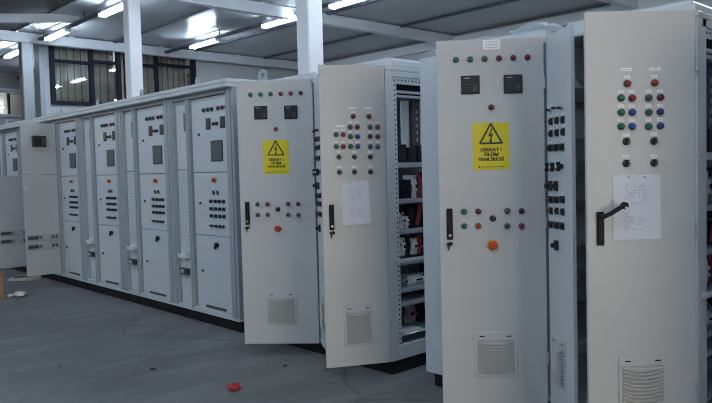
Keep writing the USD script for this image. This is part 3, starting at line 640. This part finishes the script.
# papers taped to the doors
def note(face, u0, u1, z0, z1, tilt, label, seed):
    r = random.Random(seed)
    w, h = abs(u1 - u0), z1 - z0
    n = 9
    xs, ys = np.linspace(-w / 2, w / 2, n), np.linspace(-h / 2, h / 2, n)
    X, Y = np.meshgrid(xs, ys); Z = 0.002 + 0.003 * np.clip(-Y / h, 0, 1) * (1 + 0.6 * np.sin(X / w * 5)) + 0.0015 * np.sin(X / w * 3 + 1) ** 2
    top = np.c_[X.ravel(), Y.ravel(), Z.ravel()]; f = []
    for j in range(n - 1):
        for i in range(n - 1):
            k = j * n + i; f += [[k, k + 1, k + n + 1], [k, k + n + 1, k + n]]
    f = np.array(f); vv = np.vstack([top, top - [0, 0, 0.0005]])
    sheet = trimesh.Trimesh(vv, np.vstack([f, f[:, ::-1] + n * n]), process=False)
    marks = []
    def zat(x, y): return 0.0024 + 0.003 * max(0, -y / h) * (1 + 0.6 * math.sin(x / w * 5)) + 0.0015 * math.sin(x / w * 3 + 1) ** 2
    for cx_, cw in ((-0.14, 0.2), (0.12, 0.18)):
        for k in range(22):
            y = h * (0.36 - 0.033 * k)
            if (k > 9 and k < 15) : continue
            x = w * (cx_ - cw / 2)
            while x < w * (cx_ + cw / 2):
                q = w * r.uniform(0.01, 0.05)
                if r.random() < 0.65: marks.append(box(x, x + q, y - 0.0016, y + 0.0016, zat(x, y), zat(x, y) + 0.0004))
                x += q + w * 0.015
    c = Face.__call__
    t = Thing('paper_note', face.T[:3, 3] + face.T[:3, 0] * (u0 + u1) / 2 + np.array([0, 0, z0]), label, 'paper')
    R = lambda m: face(rot(m, tilt, (0, 0, 1)), (u0 + u1) / 2, (z0 + z1) / 2, 0)
    t.part('sheet', R(sheet), M['paper'], smooth=True)
    t.part('printed_lines', R(cat(marks)), M['ink'], kind='stuff')
    for s in (-0.12, 0.12): t.part('tape_tab', R(box(s * w * 1.4 - 0.006, s * w * 1.4 + 0.006, h / 2 - 0.012, h / 2 - 0.006, 0.0025, 0.0035)), M['grey'])
note(PB1.f, -0.322, -0.128, 1.045, 1.333, 2.6, 'crooked white sheet of paper taped to the door with three columns of buttons', 3)
note(PB2.f, -0.397, -0.175, 1.057, 1.354, -0.3, 'white printed sheet of paper hanging beside the turned-out lever handle', 4)

# ---------------------------------------------------------------- long row of switchgear on the left
UL, Y0 = 1.147, 5.165
def unit(y0, label, upper_narrow='closed', lower_narrow='closed'):
    t = Thing('switchgear_cabinet', (0, y0, 0), label, 'electrical cabinet', None)
    D, L = 0.8, UL - 0.006
    Y = lambda s: y0 + s
    t.part('plinth', box(0.02, D - 0.03, Y(0.004), Y(L - 0.004), 0, 0.098, 0.004), M['plinth'])
    t.part('enclosure', cat(box(0.06, D, Y(0), Y(0.018), 0.12, 2.15), box(0.06, D, Y(L - 0.018), Y(L), 0.12, 2.15), box(D - 0.018, D, Y(0.018), Y(L - 0.018), 0.12, 2.15), box(0.0, D, Y(0), Y(L), 0.098, 0.12)), M['row'])
    t.part('partition', box(0.07, D - 0.018, Y(0.83), Y(0.845), 0.12, 2.15), M['frame'])
    for a, b in ((0.0, 0.125), (0.782, 0.832), (1.082, L)):
        t.part('post', cat(box(0.0, 0.06, Y(a), Y(b), 0.12, 2.15, 0.004), box(-0.008, 0.0, Y(a + 0.3 * (b - a)), Y(a + 0.55 * (b - a)), 0.12, 2.15)), M['frame'])
    for a, b in ((0.125, 0.782), (0.832, 1.082)):
        t.part('header_rail', box(0.0, 0.06, Y(a), Y(b), 2.112, 2.15, 0.003), M['frame'])
        t.part('sill_rail', box(0.0, 0.06, Y(a), Y(b), 0.12, 0.142, 0.003), M['row'])
    t.part('roof', cat(box(-0.07, D + 0.02, Y(-0.002), Y(L + 0.002), 2.15, 2.185, 0.003), box(-0.07, D + 0.02, Y(-0.002), Y(L + 0.002), 2.187, 2.222, 0.006)), M['row'])
    lug(t, 0.02, Y(0.62), 2.222, s=1.15); lug(t, 0.7, Y(0.62), 2.222)
    f = Face((0.032, y0 - 0.03, 0), 0)
    def panel(name, s0, s1, z0, z1, c=0.0):
        return t.part(name, f(box(-s1 + 0.008, -s0 - 0.008, z0, z1, -0.02, c, 0.003)), M['row'])
    ud = panel('upper_door', 0.155, 0.805, 1.42, 2.108)
    P = Panel(t, ud, f)
    for i, s in enumerate((0.56, 0.49, 0.42, 0.31, 0.242, 0.174)):
        P.lamp(-s, 1.99, (0.015, 0.05, 0.045) if i < 3 else (0.17, 0.015, 0.04), 0.021)
    for s in (0.494, 0.25): P.tinted('panel_meter', [(box(-0.038, 0.038, -0.052, 0.052, 0, 0.008, 0.002), (0.03, 0.035, 0.04)), (box(-0.03, 0.03, -0.02, 0.044, 0.008, 0.0095), (0.05, 0.06, 0.07))], -s, 1.861)
    P.lamp(-0.402, 1.855, (0.2, 0.02, 0.03), 0.018); P.lamp(-0.342, 1.855, (0.02, 0.03, 0.035), 0.018)
    P.tinted('door_latch', [(disc(0.012, 0, 0.012, 12), (0.02, 0.02, 0.022)), (box(-0.004, 0.004, -0.009, 0.009, 0.012, 0.017), (0.3, 0.3, 0.3))], -0.667, 1.771)
    P.tinted('display', [(box(-0.1, 0.1, -0.095, 0.095, 0, 0.008, 0.003), (0.05, 0.055, 0.06)), (box(-0.09, 0.09, -0.085, 0.085, 0.008, 0.009), (0.105, 0.12, 0.135))], -0.36, 1.61)
    md = panel('middle_door', 0.155, 0.805, 0.834, 1.415)
    P = Panel(t, md, f)
    P.tinted('emergency_stop', [(disc(0.026, 0, 0.006, 18, 0.002), (0.62, 0.45, 0.05)), (lathe([(0, 0.006), (0.012, 0.006), (0.012, 0.02), (0.019, 0.022), (0.019, 0.03), (0, 0.034)], 16), (0.5, 0.04, 0.03))], -0.41, 1.347)
    for s in (0.436, 0.367): P.tinted('push_button', [(disc(0.013, 0, 0.012, 12), (0.05, 0.05, 0.055)), (box(-0.006, 0.006, 0.004, 0.024, 0, 0.02, 0.002), (0.08, 0.08, 0.085))], -s, 1.225)
    for k, z in enumerate((1.152, 1.083, 1.018)):
        for s in (0.49, 0.415, 0.345, 0.275):
            P.tinted('selector_switch', [(box(-0.020, 0.020, -0.015, 0.015, 0, 0.014, 0.003), (0.02, 0.02, 0.022)), (box(-0.010, 0.010, -0.009, 0.009, 0.014, 0.022, 0.002), ((0.14, 0.02, 0.02) if k == 0 and s < 0.43 else (0.03, 0.035, 0.04)))], -s, z)
    for s in (0.49, 0.415, 0.345, 0.29):
        P.tinted('toggle_switch', [(disc(0.014, 0, 0.012, 12), (0.03, 0.03, 0.032)), (rot(box(-0.005, 0.005, -0.02, 0.02, 0.012, 0.028, 0.002), 70, (0, 0, 1)), (0.03, 0.03, 0.03))], -s, 0.925)
    P.tinted('door_latch', [(disc(0.012, 0, 0.012, 12), (0.02, 0.02, 0.022)), (box(-0.004, 0.004, -0.009, 0.009, 0.012, 0.017), (0.3, 0.3, 0.3))], -0.685, 1.131)
    ld = panel('lower_door', 0.155, 0.805, 0.144, 0.829)
    P = Panel(t, ld, f)
    P.tinted('rotary_handle', [(disc(0.021, 0, 0.012, 14), (0.02, 0.02, 0.022)), (rot(box(-0.012, 0.012, -0.038, 0.022, 0.012, 0.034, 0.005), -22, (0, 0, 1)), (0.02, 0.02, 0.022))], -0.407, 0.752)
    P.tinted('door_latch', [(disc(0.012, 0, 0.012, 12), (0.02, 0.02, 0.022)), (box(-0.004, 0.004, -0.009, 0.009, 0.012, 0.017), (0.3, 0.3, 0.3))], -0.685, 0.493)
    P.solid('bottom_slot', box(-0.18, 0.18, -0.011, 0.011, 0, 0.004, 0.001), M['bar'], -0.47, 0.163)
    # the narrow compartment
    def narrow_upper(fc, s0, s1, parentless=True, device=False):
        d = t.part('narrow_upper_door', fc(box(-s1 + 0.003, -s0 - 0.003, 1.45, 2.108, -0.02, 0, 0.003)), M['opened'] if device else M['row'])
        Q = Panel(t, d, fc)
        w = s1 - s0
        if device:
            Q.tinted('relay_unit', [(box(-0.083, 0.083, -0.07, 0.07, 0, 0.05, 0.006), (0.03, 0.03, 0.033)), (box(-0.06, 0.02, -0.05, 0.045, 0.05, 0.052), (0.012, 0.012, 0.014)),
                                        (box(0.03, 0.07, 0.0, 0.045, 0.05, 0.056, 0.002), (0.09, 0.09, 0.095)), (box(0.03, 0.07, -0.05, -0.01, 0.05, 0.056, 0.002), (0.06, 0.06, 0.065))], -(s0 + w * 0.5), 1.872, label='black relay unit with buttons')
            Q.solid('seam_strip', box(-w / 2 + 0.01, w / 2 - 0.01, -0.004, 0.004, 0, 0.003), M['frame'], -(s0 + w / 2), 1.762)
        else:
            sl = [(box(-0.042, 0.042, -0.085, 0.085, 0, 0.006, 0.002), (0.10, 0.115, 0.13))]
            for k in range(6): sl.append((box(-0.032, 0.032, -0.07 + 0.026 * k, -0.058 + 0.026 * k, 0.006, 0.009), (0.25, 0.27, 0.29)))
            Q.tinted('air_grille', sl, -(s0 + 0.048), 1.905)
    def perforation(Q, a0, a1, z0, z1, pitch=0.034):
        ms = []
        nx, nz = int((a1 - a0) / pitch), int((z1 - z0) / pitch)
        for i in range(nx + 1):
            for k in range(nz + 1): ms.append(moved(disc(0.0055, 0, 0.001, 6), a0 + i * pitch, z0 + k * pitch, 0))
        Q.solid('perforation', cat(ms), M['perf'], kind='stuff')
    def narrow_lower(fc, s0, s1, bands=False):
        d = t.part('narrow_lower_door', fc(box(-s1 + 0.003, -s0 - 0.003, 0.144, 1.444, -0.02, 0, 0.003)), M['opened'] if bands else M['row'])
        Q = Panel(t, d, fc)
        w = s1 - s0; mid = -(s0 + w / 2)
        if bands:
            perforation(Q, -s1 + 0.05, -s0 - 0.06, 1.10, 1.40, 0.036); perforation(Q, -s1 + 0.05, -s0 - 0.06, 0.74, 1.03, 0.036)
            Q.solid('seam_strip', box(-w / 2 + 0.01, w / 2 - 0.01, -0.004, 0.004, 0, 0.003), M['frame'], mid, 1.068)
            for z in (0.635, 0.52):
                b = [(box(-w / 2 + 0.008, w / 2 - 0.008, -0.045, 0.045, 0, 0.012, 0.003), (0.40, 0.42, 0.44)), (box(-w / 2 + 0.03, -w / 2 + 0.16, -0.022, 0.022, 0.012, 0.02, 0.002), (0.06, 0.065, 0.07)),
                     (box(-w / 2 + 0.17, -w / 2 + 0.2, -0.018, 0.018, 0.012, 0.022, 0.002), (0.12, 0.125, 0.13))]
                for k in range(2): b.append((box(w / 2 - 0.11 + 0.045 * k, w / 2 - 0.08 + 0.045 * k, -0.02, 0.02, 0.012, 0.02, 0.002), (0.08, 0.085, 0.09)))
                Q.tinted('device_strip', b, mid, z)
            Q.solid('door_knob', disc(0.014, 0, 0.03, 12, 0.003), M['white'], -s1 + 0.03, 1.28)
        else:
            perforation(Q, -s1 + 0.05, -s0 - 0.05, 0.70, 1.42)
            Q.solid('bracket', cat(box(-0.075, 0.055, -0.012, 0.03, 0, 0.06, 0.004), box(-0.06, 0.04, 0.03, 0.045, 0, 0.03, 0.003)), M['white'], mid, 0.602)
            Q.tinted('socket_box', [(box(-0.085, 0.05, -0.03, 0.03, 0, 0.04, 0.004), (0.05, 0.052, 0.056)), (box(-0.06, 0.0, -0.018, 0.018, 0.04, 0.05, 0.002), (0.45, 0.47, 0.5))], mid, 0.46)
    nf0, nf1 = 0.862, 1.112
    fn = Face((0.036, y0 - 0.03, 0), 0)
    if upper_narrow == 'closed': narrow_upper(fn, nf0, nf1)
    else:
        # opened leaf, hinged on its near edge: wider than the opening seen between the posts
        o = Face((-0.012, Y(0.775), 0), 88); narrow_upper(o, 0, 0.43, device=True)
    if lower_narrow == 'closed': narrow_lower(fn, nf0, nf1)
    else:
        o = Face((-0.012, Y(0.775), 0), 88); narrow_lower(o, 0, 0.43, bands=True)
    if upper_narrow != 'closed' or lower_narrow != 'closed':
        for k in range(4):
            t.part('terminal_block', box(0.2, 0.27, Y(0.88), Y(1.08), 0.35 + 0.28 * k, 0.45 + 0.28 * k, 0.006), M['black' if k % 2 else 'grey'])
    return t

u0 = unit(Y0, 'blue-grey cabinet at the near right end of the long row')
def unit_copy(k, label):
    path = numbered('/World', 'switchgear_cabinet')
    x = UsdGeom.Xform.Define(stage, path); x.AddTranslateOp().Set(Gf.Vec3d(0, Y0 + UL * k, 0))
    p = x.GetPrim(); p.GetReferences().AddInternalReference(u0.path); p.SetInstanceable(True)
    keys(p, label=label, category='electrical cabinet')
unit_copy(1, 'blue-grey cabinet second from the near right end of the long row')
unit_copy(2, 'blue-grey cabinet third from the near right end of the long row')
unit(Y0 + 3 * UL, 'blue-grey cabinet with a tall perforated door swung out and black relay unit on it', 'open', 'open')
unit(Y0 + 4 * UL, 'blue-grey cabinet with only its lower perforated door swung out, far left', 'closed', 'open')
unit_copy(5, 'blue-grey cabinet at the left picture edge behind the swung-out doors')

# ---------------------------------------------------------------- loose things
# printed white plastic film left on the roof of the right-hand cabinets
def film(x0, x1, y0, y1, z, seed, amp):
    n = 26
    xs, ys = np.linspace(x0, x1, n), np.linspace(y0, y1, n)
    X, Y = np.meshgrid(xs, ys); P3 = np.stack([X, Y, np.zeros_like(X)], -1) * 7
    Z = z + 0.012 + amp * meshkit.fbm(P3, 4, seed) * np.clip(np.minimum.reduce([(X - x0), (x1 - X), (Y - y0), (y1 - Y)]) / 0.06, 0.05, 1)
    v = np.c_[X.ravel(), Y.ravel(), Z.ravel()]; f = []
    for j in range(n - 1):
        for i in range(n - 1):
            k = j * n + i; f += [[k, k + 1, k + n + 1], [k, k + n + 1, k + n]]
    f = np.array(f)
    return trimesh.Trimesh(np.vstack([v, v - [0, 0, 0.004]]), np.vstack([f, f[:, ::-1] + n * n]), process=False)
thing_mesh('plastic_film', film(0.065, 0.42, 2.13, 2.36, H1 + 0.062, 5, 0.075), M['film'], 'crumpled white plastic film on the roof, heaped up beside the switch-covered narrow door', 'plastic film', smooth=True)
thing_mesh('plastic_film', film(0.065, 0.6, 2.50, 2.85, H1 + 0.062, 9, 0.03), M['film'], 'flatter white plastic film on the roof above the six-lamp door, centre right', 'plastic film', smooth=True)
pp = Thing('paper_sheet', (0.28, 3.41, 0.2555), 'white folded papers lying in the bottom of the open-sided cabinet', 'paper')
pp.part('sheet', box(0.20, 0.37, 3.345, 3.45, 0.2555, 0.2565), M['white']); pp.part('sheet', rot(box(0.22, 0.36, 3.35, 3.44, 0.2575, 0.263), 10, (0, 0, 1), (0.28, 3.40, 0)), M['white'])
# bits on the floor
cb = Thing('cardboard_box', (-1.02, 8.98, 0), 'brown cardboard box on the floor at the left picture edge', 'box')
cb.part('carton', box(-1.24, -0.885, 8.8, 9.16, 0, 0.27, 0.004), M['card'])
for s in (0, 1): cb.part('flap', rot(box(-1.24, -0.89, 8.8 + 0.36 * s - 0.003, 8.8 + 0.36 * s + 0.003, 0.27, 0.33), (25 if s == 0 else -25), (1, 0, 0), (0, 8.8 + 0.36 * s, 0.27)), M['card'])
sp = lathe([(0, 0), (0.055, 0), (0.055, 0.012), (0.03, 0.016), (0.03, 0.07), (0.055, 0.074), (0.055, 0.086), (0, 0.086)], 20)
thing_mesh('cable_spool', moved(sp, -0.935, 8.92, 0.271), M['blue'], 'blue plastic spool on top of the cardboard box', 'spool', smooth=30)
def crumple(r, seed, squash):
    m = trimesh.creation.icosphere(3, r); n = meshkit.fbm(m.vertices * (2.2 / r), 4, seed)
    m.vertices *= (0.55 + 0.85 * n)[:, None]; m.vertices[:, 2] *= squash; m.apply_translation([0, 0, -m.bounds[0][2]]); return m
thing_mesh('crumpled_paper', moved(crumple(0.075, 3, 0.4), -0.715, 8.80, 0), M['white'], 'larger crumpled white paper scrap on the floor near the box', 'scrap', smooth=30)
thing_mesh('crumpled_paper', moved(crumple(0.04, 8, 0.5), -0.815, 8.84, 0), M['white'], 'smaller crumpled white paper scrap between box and larger scrap', 'scrap', smooth=30)
cl = []
for k in range(5):
    w = np.linspace(0, 2 * math.pi, 33); rr = 0.21 - 0.014 * k + 0.006 * np.sin(3 * w + k)
    cl.append(tube(np.c_[rr * np.cos(w), rr * np.sin(w), 0.011 + 0.006 * k + 0.004 * np.sin(2 * w + k)], 0.012, 6))
thing_mesh('cable_coil', moved(cat(cl), -0.22, 10.22, 0), M['coil'], 'coil of pale cable lying on the floor under the swung-out doors', 'cable coil', smooth=True)
rw = Thing('sweet_wrapper', (-0.9, 3.84, 0), 'crumpled red and silver wrapper lying on the open floor', 'wrapper')
m = crumple(0.045, 12, 0.5); m.vertices[:, 0] *= 1.0; m = rot(m, 40, (0, 0, 1)); rw.part('foil', moved(m, -0.91, 3.85, 0), M['wrap_red'])
m = crumple(0.013, 4, 0.6); m.vertices[:, 1] *= 3.0; rw.part('torn_edge', moved(rot(m, 70, (0, 0, 1)), -0.885, 3.865, 0.006), M['white'])
for i, (x, y, s) in enumerate(((-1.5, 5.3, 0.018), (-1.05, 4.7, 0.03), (-0.8, 5.9, 0.014), (-2.0, 6.1, 0.012), (-0.35, 4.05, 0.03), (-0.2, 3.75, 0.022))):
    thing_mesh('floor_grit', moved(crumple(s * 0.6, 20 + i, 0.3), x, y, 0), M['bar'], ['dark crumb of dirt on the open floor, lower left', 'larger dark crumb of dirt on the open floor, middle of the left half', 'tiny dark crumb of dirt before the second cabinet of the long row', 'tiny dark crumb of dirt farthest left on the open floor', 'dark crumb of dirt under the first open door with a sign', 'dark crumb of dirt under the door with the crooked note'][i], 'dirt', 'dark crumbs on the floor', smooth=30)
